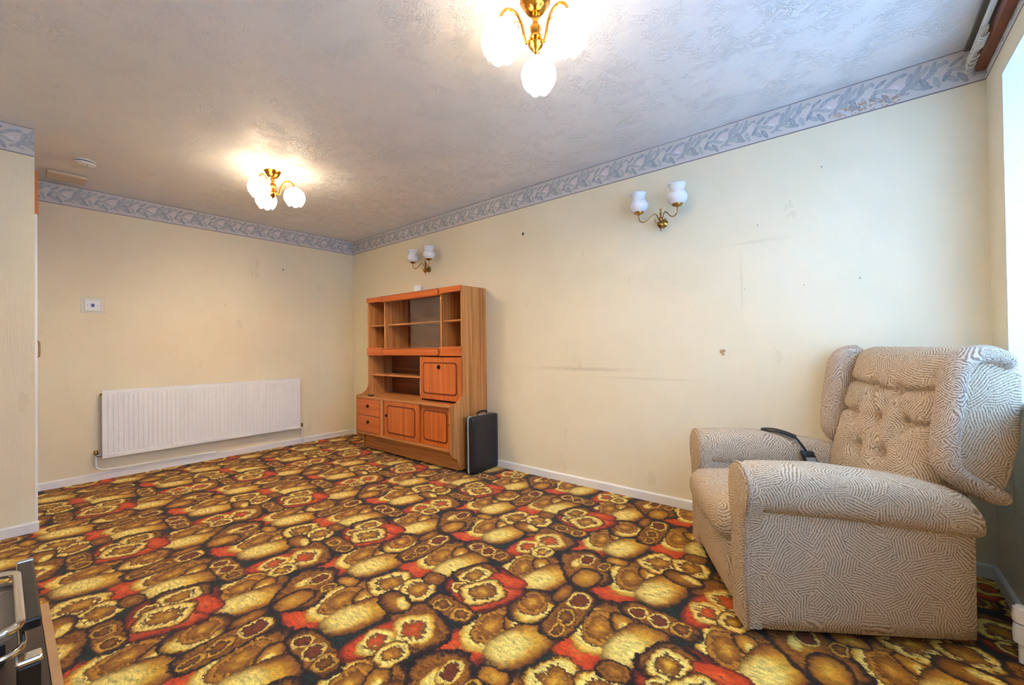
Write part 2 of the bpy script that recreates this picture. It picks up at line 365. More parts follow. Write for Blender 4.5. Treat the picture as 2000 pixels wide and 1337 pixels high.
# ------------------------------------------------------------------ mesh helpers
def obj(name, bm, mat, parent=None, smooth=False, loc=None):
    me = bpy.data.meshes.new(name)
    bmesh.ops.recalc_face_normals(bm, faces=bm.faces)
    bm.to_mesh(me); bm.free()
    me.materials.append(mat)
    if smooth:
        me.polygons.foreach_set('use_smooth', [True]*len(me.polygons))
        if smooth == 'auto': me.set_sharp_from_angle(angle=math.radians(40))
    o = bpy.data.objects.new(name, me); COL.objects.link(o)
    if parent: o.parent = parent
    if loc: o.location = loc
    return o

def tag(o, label=None, cat=None, group=None, kind=None):
    if label: o['label'] = label
    if cat: o['category'] = cat
    if group: o['group'] = group
    if kind: o['kind'] = kind
    return o

def thing(name, label, cat, loc=(0, 0, 0), rz=0.0, group=None, kind=None):
    o = bpy.data.objects.new(name, None); COL.objects.link(o)
    o.empty_display_size = 0.1
    o.location = loc; o.rotation_euler = (0, 0, rz)
    return tag(o, label, cat, group, kind)

def copy_tree(o, parent=None):
    c = o.copy(); COL.objects.link(c); c.parent = parent
    for ch in [k for k in bpy.data.objects if k.parent == o]: copy_tree(ch, c)
    return c

def box(bm, x0, x1, y0, y1, z0, z1):
    v = [bm.verts.new(p) for p in ((x0, y0, z0), (x1, y0, z0), (x1, y1, z0), (x0, y1, z0), (x0, y0, z1), (x1, y0, z1), (x1, y1, z1), (x0, y1, z1))]
    for f in ((0, 3, 2, 1), (4, 5, 6, 7), (0, 1, 5, 4), (1, 2, 6, 5), (2, 3, 7, 6), (3, 0, 4, 7)): bm.faces.new([v[i] for i in f])
    return v

def B(*boxes, bevel=0.0, seg=2):
    bm = bmesh.new()
    for b in boxes: box(bm, *b)
    if bevel: bmesh.ops.bevel(bm, geom=list(bm.edges), offset=bevel, segments=seg, affect='EDGES', profile=0.5)
    return bm

def lathe(prof, seg=24, bm=None, c=(0, 0, 0), wave=None, cap=True):
    """prof: list of (r, z) revolved about z"""
    bm = bm or bmesh.new(); rings = []
    for k, (r, z) in enumerate(prof):
        ring = []
        for i in range(seg):
            a = 2*PI*i/seg
            rr, zz = (r, z) if wave is None else wave(k, a, r, z)
            ring.append(bm.verts.new((c[0]+rr*math.cos(a), c[1]+rr*math.sin(a), c[2]+zz)))
        rings.append(ring)
    for a, b in zip(rings, rings[1:]):
        for i in range(seg): bm.faces.new((a[i], a[(i+1) % seg], b[(i+1) % seg], b[i]))
    if cap:
        bm.faces.new(rings[0][::-1]); bm.faces.new(rings[-1])
    return bm

def spline(pts, n=6):
    P = [Vector(p) for p in pts]; out = []
    for i in range(len(P)-1):
        p0 = P[max(i-1, 0)]; p1 = P[i]; p2 = P[i+1]; p3 = P[min(i+2, len(P)-1)]
        for k in range(n):
            t = k/n
            out.append(0.5*((2*p1)+(-p0+p2)*t+(2*p0-5*p1+4*p2-p3)*t*t+(-p0+3*p1-3*p2+p3)*t*t*t))
    out.append(P[-1]); return out

def tube(pts, r, seg=8, bm=None, closed=False, smooth_n=0, flat=1.0, up0=None, ups=1.0):
    bm = bm or bmesh.new()
    P = spline(pts, smooth_n) if smooth_n else [Vector(p) for p in pts]
    n = len(P); rings = []; up = Vector(up0) if up0 else None
    for i in range(n):
        if closed: t = (P[(i+1) % n]-P[i-1]).normalized()
        else: t = (P[min(i+1, n-1)]-P[max(i-1, 0)]).normalized()
        if up is None: up = t.orthogonal().normalized()
        up = (up-t*up.dot(t)); up = up.normalized() if up.length > 1e-6 else t.orthogonal().normalized()
        sd = t.cross(up)
        rr = r(i/(n-1)) if callable(r) else r
        rings.append([bm.verts.new(P[i]+(up*math.cos(2*PI*k/seg)*ups+sd*math.sin(2*PI*k/seg)*flat)*rr) for k in range(seg)])
    pr = list(zip(rings, rings[1:]))
    if closed: pr.append((rings[-1], rings[0]))
    for a, b in pr:
        for k in range(seg): bm.faces.new((a[k], a[(k+1) % seg], b[(k+1) % seg], b[k]))
    if not closed:
        bm.faces.new(rings[0][::-1]); bm.faces.new(rings[-1])
    return bm

def prism(pts, axis, t0, t1, bevel=0.0, seg=2, bm=None):
    """2D polygon extruded along axis: 'x' -> pts are (y,z), 'y' -> (x,z), 'z' -> (x,y)"""
    bm = bm or bmesh.new()
    f = {'x': lambda p, t: (t, p[0], p[1]), 'y': lambda p, t: (p[0], t, p[1]), 'z': lambda p, t: (p[0], p[1], t)}[axis]
    a = [bm.verts.new(f(p, t0)) for p in pts]; b = [bm.verts.new(f(p, t1)) for p in pts]
    n = len(pts)
    caps = [bm.faces.new(a[::-1]), bm.faces.new(b)]
    for i in range(n): bm.faces.new((a[i], a[(i+1) % n], b[(i+1) % n], b[i]))
    if bevel:
        ed = [e for fc in caps for e in fc.edges]
        bmesh.ops.bevel(bm, geom=ed, offset=bevel, segments=seg, affect='EDGES', profile=0.5)
    return bm

def rrect(x0, x1, y0, y1, r, n=5):
    out = []
    for cx, cy, a0 in ((x1-r, y1-r, 0), (x0+r, y1-r, 90), (x0+r, y0+r, 180), (x1-r, y0+r, 270)):
        for k in range(n+1):
            a = math.radians(a0+90*k/n); out.append((cx+r*math.cos(a), cy+r*math.sin(a)))
    return out

def frame_ring(outer, inner, axis, t0, t1, bm=None):
    """closed moulding between two polygons of the same vertex count"""
    bm = bm or bmesh.new()
    f = {'x': lambda p, t: (t, p[0], p[1]), 'y': lambda p, t: (p[0], t, p[1]), 'z': lambda p, t: (p[0], p[1], t)}[axis]
    n = len(outer)
    L = [[bm.verts.new(f(p, t)) for p in q] for q, t in ((outer, t0), (outer, t1), (inner, t1), (inner, t0))]
    for a, b in ((0, 1), (1, 2), (2, 3), (3, 0)):
        for i in range(n): bm.faces.new((L[a][i], L[a][(i+1) % n], L[b][(i+1) % n], L[b][i]))
    return bm

def cushion(lo, hi, r, segs, disp=None):
    """rounded box with a regular grid on every face, then displaced"""
    lo = Vector(lo); hi = Vector(hi); c = (lo+hi)/2; h = (hi-lo)/2
    bm = bmesh.new(); vm = {}
    def vert(i, j, k):
        key = (i, j, k)
        if key in vm: return vm[key]
        q = Vector([(-1+2*t/s)*hh for t, s, hh in zip(key, segs, h)])
        inner = Vector([max(-(hh-r), min(hh-r, x)) for x, hh in zip(q, h)])
        d = q-inner
        if d.length > 1e-9: q = inner+d.normalized()*r
        p = c+q
        if disp: p = Vector(disp(p, Vector([x/hh for x, hh in zip(q, h)])))
        vm[key] = bm.verts.new(p); return vm[key]
    a, b, e = segs
    for i in range(a):
        for j in range(b):
            for k in (0, e): bm.faces.new((vert(i, j, k), vert(i+1, j, k), vert(i+1, j+1, k), vert(i, j+1, k)))
    for i in range(a):
        for k in range(e):
            for j in (0, b): bm.faces.new((vert(i, j, k), vert(i+1, j, k), vert(i+1, j, k+1), vert(i, j, k+1)))
    for j in range(b):
        for k in range(e):
            for i in (0, a): bm.faces.new((vert(i, j, k), vert(i, j+1, k), vert(i, j+1, k+1), vert(i, j, k+1)))
    return bm

def ellipsoid(c, r, seg=14, rings=8, bm=None):
    bm = bm or bmesh.new()
    mt = Matrix.Translation(c) @ Matrix.Diagonal((r[0], r[1], r[2], 1))
    bmesh.ops.create_uvsphere(bm, u_segments=seg, v_segments=rings, radius=1.0, matrix=mt)
    return bm

def struct(name, bm, mat, label, cat, parent=None, smooth=False):
    o = obj(name, bm, mat, parent, smooth)
    if parent is None: tag(o, label, cat, kind='structure')
    return o

# ------------------------------------------------------------------ the room
PX_, PY_ = 1.075, -2.674            # boxed-in corner (pier) at the far left
bm = bmesh.new(); box(bm, 0, RX, RY, 0, -0.06, 0.0)
struct('floor', bm, M['carpet'], 'floor covered in brown, gold and orange pebble patterned carpet', 'floor')
struct('ceiling', B((-0.15, RX+0.4, RY-0.15, 0.15, RH, RH+0.12)), M['ceiling'], 'white textured plaster ceiling', 'ceiling')
struct('wall_right', B((-0.15, RX+0.4, 0, 0.15, -0.06, RH)), M['wall_r'], 'long cream papered wall behind the wall unit and armchair', 'wall')
struct('wall_far', B((-0.15, 0, RY-0.15, 0, -0.06, RH)), M['wall'], 'cream papered end wall behind the radiator', 'wall')
struct('wall_left', B((0, RX+0.4, RY-0.15, RY, -0.06, RH)), M['wall'], 'cream papered wall beside the camera, out of view', 'wall')
struct('wall_pier', B((0.0, PX_, RY, PY_, -0.06, RH)), M['wall'], 'cream papered projecting wall at the left edge', 'wall')
TW = 0.34
struct('wall_window', B((RX, RX+TW, RY, WY0, -0.06, RH), (RX, RX+TW, WY1, 0.0, -0.06, RH), (RX, RX+TW, WY0, WY1, -0.06, WZ0), (RX, RX+TW, WY0, WY1, WZ1, RH)), M['wall'],
       'cream papered window wall behind the armchair', 'wall')
# window: lining, frame with mullions, panes, sill
w = thing('window_1', 'wide window with white lining behind the armchair', 'window', (RX+0.12, (WY0+WY1)/2, WZ0), kind='structure')
def wob(name, boxes, mat, bevel=0.0):
    o = obj(name, B(*boxes, bevel=bevel), mat, w)
    o.matrix_parent_inverse = Matrix.Translation(w.location).inverted()
    return o
t = 0.008
wob('reveal_lining', [(RX+0.001, RX+0.28, WY1-t, WY1, WZ0, WZ1)], M['white'])
wob('reveal_lining', [(RX+0.001, RX+0.28, WY0, WY0+t, WZ0, WZ1)], M['white'])
wob('reveal_lining', [(RX+0.001, RX+0.28, WY0+t, WY1-t, WZ1-t, WZ1)], M['white'])
wob('window_sill', [(RX-0.03, RX+0.28, WY0+t, WY1-t, WZ0, WZ0+0.025)], M['white'], 0.004)
fx0, fx1 = RX+0.24, RX+0.285; a0, a1, b0, b1 = WY0+t, WY1-t, WZ0+0.025, WZ1-t
fw = 0.05
wob('window_frame', [(fx0, fx1, a0, a0+fw, b0, b1), (fx0, fx1, a1-fw, a1, b0, b1), (fx0, fx1, a0+fw, a1-fw, b0, b0+fw), (fx0, fx1, a0+fw, a1-fw, b1-fw, b1)], M['white'])
nm = 3
for k in range(1, nm):
    y = a0+(a1-a0)*k/nm; wob('mullion', [(fx0, fx1, y-0.03, y+0.03, b0+fw, b1-fw)], M['white'])
for k in range(nm):
    y0 = a0+(a1-a0)*k/nm+(fw if k == 0 else 0.03); y1 = a0+(a1-a0)*(k+1)/nm-(fw if k == nm-1 else 0.03)
    wob('pane', [(fx0+0.02, fx0+0.024, y0, y1, b0+fw, b1-fw)], M['winglass'])

# skirting boards (rounded top edge) and paper border strips
def skirt(name, pts, label):
    """pts: polyline of (x,y) on the wall line plus inward normal per segment"""
    bm = bmesh.new()
    for (x0, y0), (x1, y1), (nx, ny) in pts:
        prof = [(0, 0), (0.015, 0), (0.015, 0.052), (0.011, 0.058), (0.004, 0.060), (0, 0.060)]
        A_ = [bm.verts.new((x0+nx*a, y0+ny*a, z)) for a, z in prof]; B_ = [bm.verts.new((x1+nx*a, y1+ny*a, z)) for a, z in prof]
        bm.faces.new(A_); bm.faces.new(B_[::-1]); n = len(prof)
        for i in range(n): bm.faces.new((A_[i], A_[(i+1) % n], B_[(i+1) % n], B_[i]))
    return struct(name, bm, M['white'], label, 'skirting')
skirt('baseboard_right', [((0, 0), (RX, 0), (0, -1))], 'white skirting board along the long right wall')
skirt('baseboard_far', [((0, PY_), (0, -0.015), (1, 0))], 'white skirting board under the radiator')
skirt('baseboard_window', [((RX, RY), (RX, -0.015), (-1, 0))], 'white skirting board under the window wall')
skirt('baseboard_pier', [((PX_, RY), (PX_, PY_+0.015), (1, 0))], 'white skirting board on the projecting wall at left')
def strip(name, p0, p1, nrm, label, off=0.0):
    bm = bmesh.new(); uvl = bm.loops.layers.uv.new('UVMap')
    L = math.hypot(p1[0]-p0[0], p1[1]-p0[1]); th = 0.0015; bh = 0.1644
    q = []
    for dz in (0, bh):
        for (x, y) in (p0, p1):
            for k in (0, th): q.append(bm.verts.new((x+nrm[0]*k, y+nrm[1]*k, RH-bh+dz)))
    for f in ((0, 2, 3, 1), (4, 5, 7, 6), (1, 3, 7, 5), (0, 4, 6, 2), (0, 1, 5, 4), (2, 6, 7, 3)):
        fc = bm.faces.new([q[i] for i in f])
        for lp in fc.loops:
            c = lp.vert.co; lp[uvl].uv = (math.hypot(c.x-p0[0], c.y-p0[1])+off, c.z-(RH-bh))
    return struct(name, bm, M['border'], label, 'border')
strip('trim_1', (0, 0), (RX-0.002, 0), (0, -1), 'leaf printed paper border along the top of the right wall')
strip('trim_2', (0, PY_), (0, -0.002), (1, 0), 'leaf printed paper border along the top of the end wall', 0.11)
strip('trim_3', (PX_, RY+0.002), (PX_, PY_), (1, 0), 'leaf printed paper border on the projecting wall at left', 0.04)
strip('trim_4', (RX, -0.002), (RX, RY+0.002), (-1, 0), 'leaf printed paper border above the window', 0.0)

# door in the return of the projecting wall: white frame, orange wood top panel, brass pull
d = thing('door_1', 'white framed door edge with orange wood above, beside projecting wall', 'door', (0.5, PY_, 0), kind='structure')
def dob(name, bm, mat, smooth=False):
    o = obj(name, bm, mat, d, smooth); o.matrix_parent_inverse = Matrix.Translation(d.location).inverted(); return o
dob('door_leaf', B((0.10, 0.86, PY_+0.001, PY_+0.010, 0.004, 1.925), bevel=0.002), M['white'])
dob('door_frame', B((0.86, 0.93, PY_+0.001, PY_+0.016, 0.0, 1.925), (0.03, 0.10, PY_+0.001, PY_+0.016, 0.0, 1.925)), M['white'])
dob('top_panel', B((0.05, 0.92, PY_+0.001, PY_+0.021, 1.925, 2.20), bevel=0.003), M['doorwood'])
dob('door_handle', tube([(0.70, PY_+0.008, 1.03), (0.70, PY_+0.026, 1.035), (0.70, PY_+0.031, 1.05), (0.70, PY_+0.031, 1.12), (0.70, PY_+0.026, 1.135), (0.70, PY_+0.008, 1.14)], 0.005, 8, smooth_n=3), M['brass_d'], True)

# ------------------------------------------------------------------ curtain rail at the window head
o = tag(obj('curtain_batten', B((RX-0.036, RX-0.002, -3.05, -0.012, 2.275, 2.322), bevel=0.003), M['batten']), 'brown varnished curtain batten across the top of the window wall', 'batten')
tag(obj('ceiling_board', B((RX-0.066, RX-0.002, -3.05, -0.004, RH-0.014, RH-0.0005), bevel=0.002), M['greystrip']), 'grey painted strip of board where ceiling meets window wall', 'board')
rail = thing('curtain_rail', 'white plastic curtain rail along the brown batten', 'curtain rail', (RX-0.052, -1.5, 2.322))
obj('track', B((-0.007, 0.007, -1.55, 1.475, 0.0, 0.026), bevel=0.002), M['plastic'], rail)
for yy in (-1.4, -0.4, 0.6, 1.30): obj('bracket', B((0.007, 0.052, yy-0.008, yy+0.008, 0.004, 0.018)), M['cream_pl'], rail)
obj('end_stop', B((-0.010, 0.010, 1.475, 1.487, -0.006, 0.030), bevel=0.002), M['cream_pl'], rail)
gl = None
gy = [-0.030, -0.062, -0.080, -0.112, -0.150, -0.225, -0.239, -0.253, -0.267, -0.281, -0.295, -0.312]
for i, y in enumerate(gy):
    if gl is None:
        gl = thing('curtain_glider', 'small white plastic curtain glider', 'glider', (0, 0, 0), 0, 'curtain gliders on the rail')
        obj('glider_body', B((-0.012, 0.012, -0.0045, 0.0045, -0.018, 0.002), bevel=0.002), M['cream_pl'], gl)
        obj('hook', tube([(0, 0, -0.016), (-0.008, 0.0, -0.026), (-0.014, 0, -0.036), (-0.008, 0, -0.046), (0.006, 0, -0.042), (0.012, 0, -0.032)], 0.0028, 6, smooth_n=3), M['cream_pl'], gl, True)
        g = gl
    else: g = copy_tree(gl)
    g.location = (RX-0.054, y, 2.321)
    ordn = ('nearest', 'second from', 'third from', 'fourth from', 'fifth from', 'sixth from', 'seventh from', 'eighth from', 'ninth from', 'tenth from', 'eleventh from', 'twelfth from')[i]
    g['label'] = 'small white plastic curtain glider on the rail, %s the wall corner' % ordn

# ------------------------------------------------------------------ radiator
Yl, Yr, zb, zt = -2.275, -0.684, 0.182, 0.742
rd = thing('radiator', 'long white fluted panel radiator on the end wall', 'radiator', (0.02, (Yl+Yr)/2, zb))
def rob(name, bm, mat, smooth=False, par=None):
    o = obj(name, bm, mat, par or rd, smooth)
    if par is None: o.matrix_parent_inverse = Matrix.Translation(rd.location).inverted()
    return o
bm = bmesh.new(); N = 48; prof = []
yy0, yy1 = Yl+0.028, Yr-0.028; pw = (yy1-yy0)/N
for k in range(N):
    y = yy0+pw*k
    prof += [(0.057, y), (0.057, y+pw*0.14), (0.0655, y+pw*0.30), (0.0655, y+pw*0.84), (0.057, y+pw)]
rows = []
for z, f in ((zb+0.034, 0), (zb+0.048, 1), (zt-0.050, 1), (zt-0.036, 0)):
    rows.append([bm.verts.new((0.0655+(x-0.0655)*f if f else 0.0655-0.002, y, z)) for x, y in prof])
for a, b in zip(rows, rows[1:]):
    for i in range(len(prof)-1): bm.faces.new((a[i], a[i+1], b[i+1], b[i]))
rob('fluted_panel', bm, M['rad'])
rob('panel_edge', B((0.030, 0.066, Yl, Yl+0.029, zb, zt), (0.030, 0.066, Yr-0.029, Yr, zb, zt), (0.030, 0.066, Yl+0.029, Yr-0.029, zb, zb+0.035), (0.030, 0.066, Yl+0.029, Yr-0.029, zt-0.037, zt), bevel=0.003), M['rad'])
rob('back_panel', B((0.034, 0.050, Yl+0.01, Yr-0.01, zb+0.01, zt-0.01)), M['rad'])
for y in (-2.0, -0.95): rob('wall_bracket', B((0.0005, 0.034, y-0.015, y+0.015, 0.25, 0.68)), M['rad'])
v = rob('valve', tube([(0.047, Yl+0.004, 0.212), (0.047, Yl-0.035, 0.212)], 0.011, 10), M['steel'], 'auto')
rob('valve_cap', lathe([(0.013, 0), (0.014, 0.03), (0.010, 0.038)], 10, c=(0.047, Yl-0.036, 0.218)), M['brass_d'], 'auto')
v = rob('valve', tube([(0.047, Yr-0.004, 0.212), (0.047, Yr+0.022, 0.212)], 0.010, 10), M['steel'], 'auto')
rob('valve_cap', lathe([(0.011, -0.02), (0.012, 0.012), (0.008, 0.018)], 10, c=(0.047, Yr+0.024, 0.214)), M['brass_d'], 'auto')
rob('bleed_valve', tube([(0.047, Yl+0.002, 0.712), (0.047, Yl-0.012, 0.712)], 0.006, 8), M['brass_d'], 'auto')
rob('pipe', tube([(0.047, Yl-0.036, 0.208), (0.047, Yl-0.036, 0.15), (0.045, Yl-0.030, 0.110), (0.040, Yl+0.005, 0.088), (0.034, Yl+0.05, 0.082), (0.030, Yl+0.3, 0.078), (0.028, -1.52, 0.073), (0.012, -1.505, 0.072)], 0.0075, 8, smooth_n=5), M['rad'], True)
rob('pipe', tube([(0.047, Yr+0.024, 0.200), (0.047, Yr+0.024, 0.12), (0.038, Yr+0.022, 0.03), (0.036, Yr+0.022, 0.001)], 0.0075, 8, smooth_n=3), M['rad'], True)

# ------------------------------------------------------------------ wall plate, smoke alarm, ceiling plate, vent, valve at the window wall
s = thing('wall_plate', 'small white switch plate with blue square on a pale patch', 'switch', (0.0, -2.323, 1.447))
obj('back_plate', B((0.0002, 0.004, -0.070, 0.070, -0.066, 0.066), bevel=0.0015), M['cream_pl'], s)
obj('face_plate', B((0.004, 0.013, -0.047, 0.047, -0.046, 0.042), bevel=0.003), M['plastic'], s)
obj('blue_panel', B((0.013, 0.0145, -0.010, 0.010, -0.014, 0.012)), M['blue'], s)
for y in (-0.031, 0.031): obj('screw', tube([(0.0125, y, -0.001), (0.0142, y, -0.001)], 0.0035, 8), M['steel'], s)
s = thing('smoke_alarm', 'round white smoke alarm on the ceiling above the light switch', 'smoke alarm', (0.715, -2.43, RH))
obj('base_ring', lathe([(0.052, -0.010), (0.056, -0.008), (0.056, -0.0005), (0.050, 0)], 28), M['plastic'], s, 'auto')
obj('air_gap', lathe([(0.049, -0.017), (0.049, -0.009)], 28), M['dark'], s, 'auto')
obj('cover', lathe([(0.0, -0.034), (0.026, -0.034), (0.046, -0.031), (0.056, -0.024), (0.057, -0.017), (0.040, -0.016)], 28, cap=False), M['plastic'], s, 'auto')
obj('test_button', lathe([(0.0, -0.037), (0.014, -0.037), (0.017, -0.035), (0.017, -0.032)], 18, cap=False), M['cream_pl'], s, 'auto')
obj('indicator', lathe([(0.0, -0.0355), (0.004, -0.0355), (0.004, -0.032)], 8, c=(0.026, 0.010, 0), cap=False), M['dark'], s)
tag(obj('ceiling_plate', B((0.175, 0.355, -2.592, -2.378, RH-0.026, RH-0.0003), bevel=0.010, seg=2), M['painted']), 'rectangular painted-over cover plate on ceiling beside the smoke alarm', 'cover plate')
v = thing('wall_vent', 'white louvred wall vent low behind the armchair', 'vent', (RX, -0.215, 0.462))
obj('vent_frame', B((-0.010, -0.0005, -0.062, -0.052, -0.085, 0.085), (-0.010, -0.0005, 0.052, 0.062, -0.085, 0.085), (-0.010, -0.0005, -0.052, 0.052, 0.075, 0.085), (-0.010, -0.0005, -0.052, 0.052, -0.085, -0.075)), M['cream_pl'], v)
obj('vent_back', B((-0.003, -0.0006, -0.052, 0.052, -0.075, 0.075)), M['dark'], v)
sl = None
for k in range(9):
    z = -0.066+k*0.0165
    if sl is None:
        bm = bmesh.new(); q = box(bm, -0.010, -0.003, -0.052, 0.052, -0.002, 0.002)
        for vv in q[:4]+q[4:]:
            if vv.co.x < -0.005: vv.co.z -= 0.006
        sl = obj('slat', bm, M['cream_pl'], v); sl.location = (0, 0, z)
    else:
        c = sl.copy(); COL.objects.link(c); c.parent = v; c.location = (0, 0, z)
v = thing('radiator_valve', 'white radiator valve and pipe at the skirting near right edge', 'valve', (RX-0.065, -0.672, 0.0))
obj('pipe', tube([(0, 0, 0.0), (0, 0, 0.075)], 0.009, 10), M['plastic'], v, 'auto')
obj('valve_body', lathe([(0.010, 0.060), (0.020, 0.066), (0.022, 0.100), (0.020, 0.124), (0.012, 0.128)], 14), M['plastic'], v, 'auto')
obj('valve_head', lathe([(0.012, 0.128), (0.021, 0.134), (0.023, 0.150), (0.021, 0.178), (0.012, 0.186)], 14), M['plastic'], v, 'auto')

# ------------------------------------------------------------------ hooks, nails left in the walls
def hook(x, y, z, n, label, mat, nm='wall_hook'):
    h = thing(nm, label, 'hook', (x, y, z), {'x': 0.0, 'y': -PI/2}[n])
    obj('hook_plate', B((0.0003, 0.003, -0.006, 0.006, -0.012, 0.012), bevel=0.001), mat, h)
    obj('hook_arm', tube([(0.002, 0, -0.004), (0.012, 0, -0.010), (0.014, 0, 0.002)], 0.0022, 6, smooth_n=3), mat, h, True)
hook(0.0, -1.853, 1.950, 'x', 'white picture hook on the end wall above the radiator', M['plastic'])
hook(0.0, -0.830, 1.943, 'x', 'dull metal picture hook on the end wall near the corner', M['steel'])
hook(2.711, 0.0, 2.016, 'y', 'dark picture hook high on the long wall, between the two wall lights', M['dark'])
def nail(x, z, label):
    tag(obj('wall_nail', tube([(x, 0.004, z), (x, -0.010, z+0.002)], 0.0024, 6), M['steel']), label, 'nail')
nail(4.745, 2.009, 'small nail in the long wall, topmost right of the bigger wall light')
nail(4.44, 1.753, 'small nail in the long wall, right of the bigger wall light and below border')
nail(4.368, 1.385, 'small nail in the long wall at mid height, leftmost of three in a row')
nail(4.656, 1.382, 'small nail in the long wall at mid height, middle of three in a row')
nail(4.895, 1.392, 'small nail in the long wall at mid height, rightmost of three in a row')
bm = B((4.226, 4.242, -0.0025, -0.0002, 1.004, 1.026), (4.244, 4.256, -0.0030, -0.0002, 1.012, 1.028), (4.236, 4.250, -0.0022, -0.0002, 0.992, 1.003))
tag(obj('plaster_scar', bm, M['edge']), 'small torn patch of wallpaper on the long wall, left of the armchair', 'torn patch')

# ------------------------------------------------------------------ wall unit
UX0, UX1, UF, UD, UT = 0.820, 2.272, -0.305, -0.450, 1.595
un = thing('wall_unit', 'teak laminate wall unit with shelves, drop flap and low cupboards', 'wall unit', (1.546, -0.2, 0.0))
def uob(name, bm, mat, parent=None, smooth=False, label=None):
    o = obj(name, bm, mat, parent or un, smooth)
    o.matrix_parent_inverse = Matrix.Translation(un.location).inverted() if parent is None else Matrix.Identity(4)
    if label: o['label'] = label
    return o
def side_prof():
    p = [(-0.004, 0.020), (-0.330, 0.020)]
    # toe, curve out to the deep lower section
    for k in range(7):
        a = k/6; p.append((-0.330-0.055*math.sin(a*PI/2)*0.7, 0.020+0.09*a))
    for k in range(7):
        a = k/6*PI/2; p.append((-0.385-0.066*math.sin(a), 0.195-0.066*math.cos(a)+0.0))
    p += [(UD, 0.20), (UD, 0.560)]
    for k in range(6):
        a = k/5*PI/2; p.append((UD+0.020-0.020*math.cos(a), 0.565+0.016*math.sin(a)))
    for k in range(8):
        a = k/7*PI/2; p.append((UF-0.115+0.115*math.sin(a), 0.581+0.115*(1-math.cos(a))))
    p += [(UF, UT), (-0.004, UT)]
    return p
TH = 0.018
for x0, x1 in ((UX0, UX0+TH), (UX1-TH, UX1)):
    uob('side_panel', prism(side_prof(), 'x', x0, x1, bevel=0.001, seg=1), M['wood_c'])
xa, xb = UX0+TH, UX1-TH
uob('top_panel', B((xa, xb, UF+0.004, -0.006, UT-TH, UT-0.001)), M['wood_h'])
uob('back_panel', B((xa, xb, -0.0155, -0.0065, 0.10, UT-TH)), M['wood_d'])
# cornice and middle rail, each with a raised rounded panel
def rail_board(name, z0, z1, dip):
    p = [(xa-0.016, z1), (xa-0.016, z0+dip), (1.06, z0+dip), (1.095, z0+dip*0.7), (1.115, z0), (1.985, z0), (2.005, z0+dip*0.7), (2.04, z0+dip), (xb+0.016, z0+dip), (xb+0.016, z1)]
    if dip < 0: p = [(x, z1+(z0-z)) for x, z in p]
    r_ = uob(name, prism(p, 'y', UF-0.014, UF-0.0005, bevel=0.003, seg=2), M['wood_fh'])
    zz0, zz1 = (z0+0.008, z1-0.008)
    q = uob('raised_panel', prism(rrect(1.118, 1.982, zz0, zz1, 0.018), 'y', UF-0.020, UF-0.0135, bevel=0.004, seg=2), M['wood_fh'], r_)
    q2 = uob('moulding', frame_ring(rrect(1.104, 1.996, zz0-0.006, zz1+0.006, 0.024), rrect(1.122, 1.978, zz0+0.004, zz1-0.004, 0.018), 'y', UF-0.0165, UF-0.0135), M['wood_line'], r_)
    q.matrix_parent_inverse = Matrix.Identity(4)
    return r_
rail_board('cornice', 1.528, UT+0.001, 0.018)
rail_board('middle_rail', 0.985, 1.058, -0.012)
uob('shelf', B((xa, xb, UF+0.002, -0.0155, 1.028, 1.046)), M['wood_h'])
uob('divider', B((1.118, 1.136, UF+0.004, -0.0155, 1.046, UT-TH)), M['wood_c'])
uob('divider', B((1.988, 2.006, UF+0.004, -0.0155, 1.046, UT-TH)), M['wood_c'])
uob('shelf', B((xa, 1.118, UF+0.03, -0.0155, 1.292, 1.307)), M['wood_h'])
uob('shelf', B((1.136, 1.988, UF+0.035, -0.0155, 1.292, 1.307)), M['wood_h'])
uob('shelf', B((2.006, xb, UF+0.03, -0.0155, 1.292, 1.307)), M['wood_h'])
uob('glass_pane', B((1.545, 1.986, UF+0.012, UF+0.017, 1.048, 1.530)), M['pane'])
# open section and drop flap
uob('divider', B((1.697, 1.715, UF+0.002, -0.0155, 0.574, 1.028)), M['wood_c'])
uob('shelf', B((xa, 1.697, UF+0.03, -0.0155, 0.772, 0.788)), M['wood_h'])
uob('paper_scrap', B((1.6915, 1.697, UF+0.001, UF+0.004, 0.63, 0.75)), M['plastic'])
fl = uob('drop_flap', prism([(1.717, 0.974)]+[(1.717+0.02-0.02*math.cos(a*PI/8), 0.592+0.02-0.02*math.sin(a*PI/8)) for a in range(5)]+[(xb+0.012-0.05+0.05*math.sin(a*PI/8), 0.592+0.05-0.05*math.cos(a*PI/8)) for a in range(5)]+[(xb+0.012, 0.974)], 'y', UF-0.018, UF-0.001, bevel=0.004, seg=2), M['wood_f'])
def inset(par, x0, x1, z0, z1, y, r=0.035, mat=None):
    o1 = obj('moulding', frame_ring(rrect(x0, x1, z0, z1, r), rrect(x0+0.012, x1-0.012, z0+0.012, z1-0.012, r-0.01), 'y', y-0.004, y+0.001), M['wood_line'], par)
    o2 = obj('raised_panel', prism(rrect(x0+0.014, x1-0.014, z0+0.014, z1-0.014, r-0.012), 'y', y-0.006, y+0.001, bevel=0.004, seg=2), mat or M['wood_f'], par)
def knob(par, x, y, z, r=0.015, nm='knob'):
    bm = lathe([(0.0, 0.016), (r*0.55, 0.016), (r*0.8, 0.012), (r*0.7, 0.007), (r*1.15, 0.005), (r*1.25, 0.0)], 16, cap=False)
    bmesh.ops.transform(bm, matrix=Matrix.Translation((x, y, z)) @ Matrix.Rotation(PI/2, 4, 'X'), verts=bm.verts)
    return obj(nm, bm, M['brass_k'], par, 'auto')
M['brass_k'] = plain('dark_antique_brass', lin(58, 40, 22), 0.35, 0.8, grain=0.2, scale=90)
inset(fl, 1.765, 2.222, 0.640, 0.930, UF-0.018)
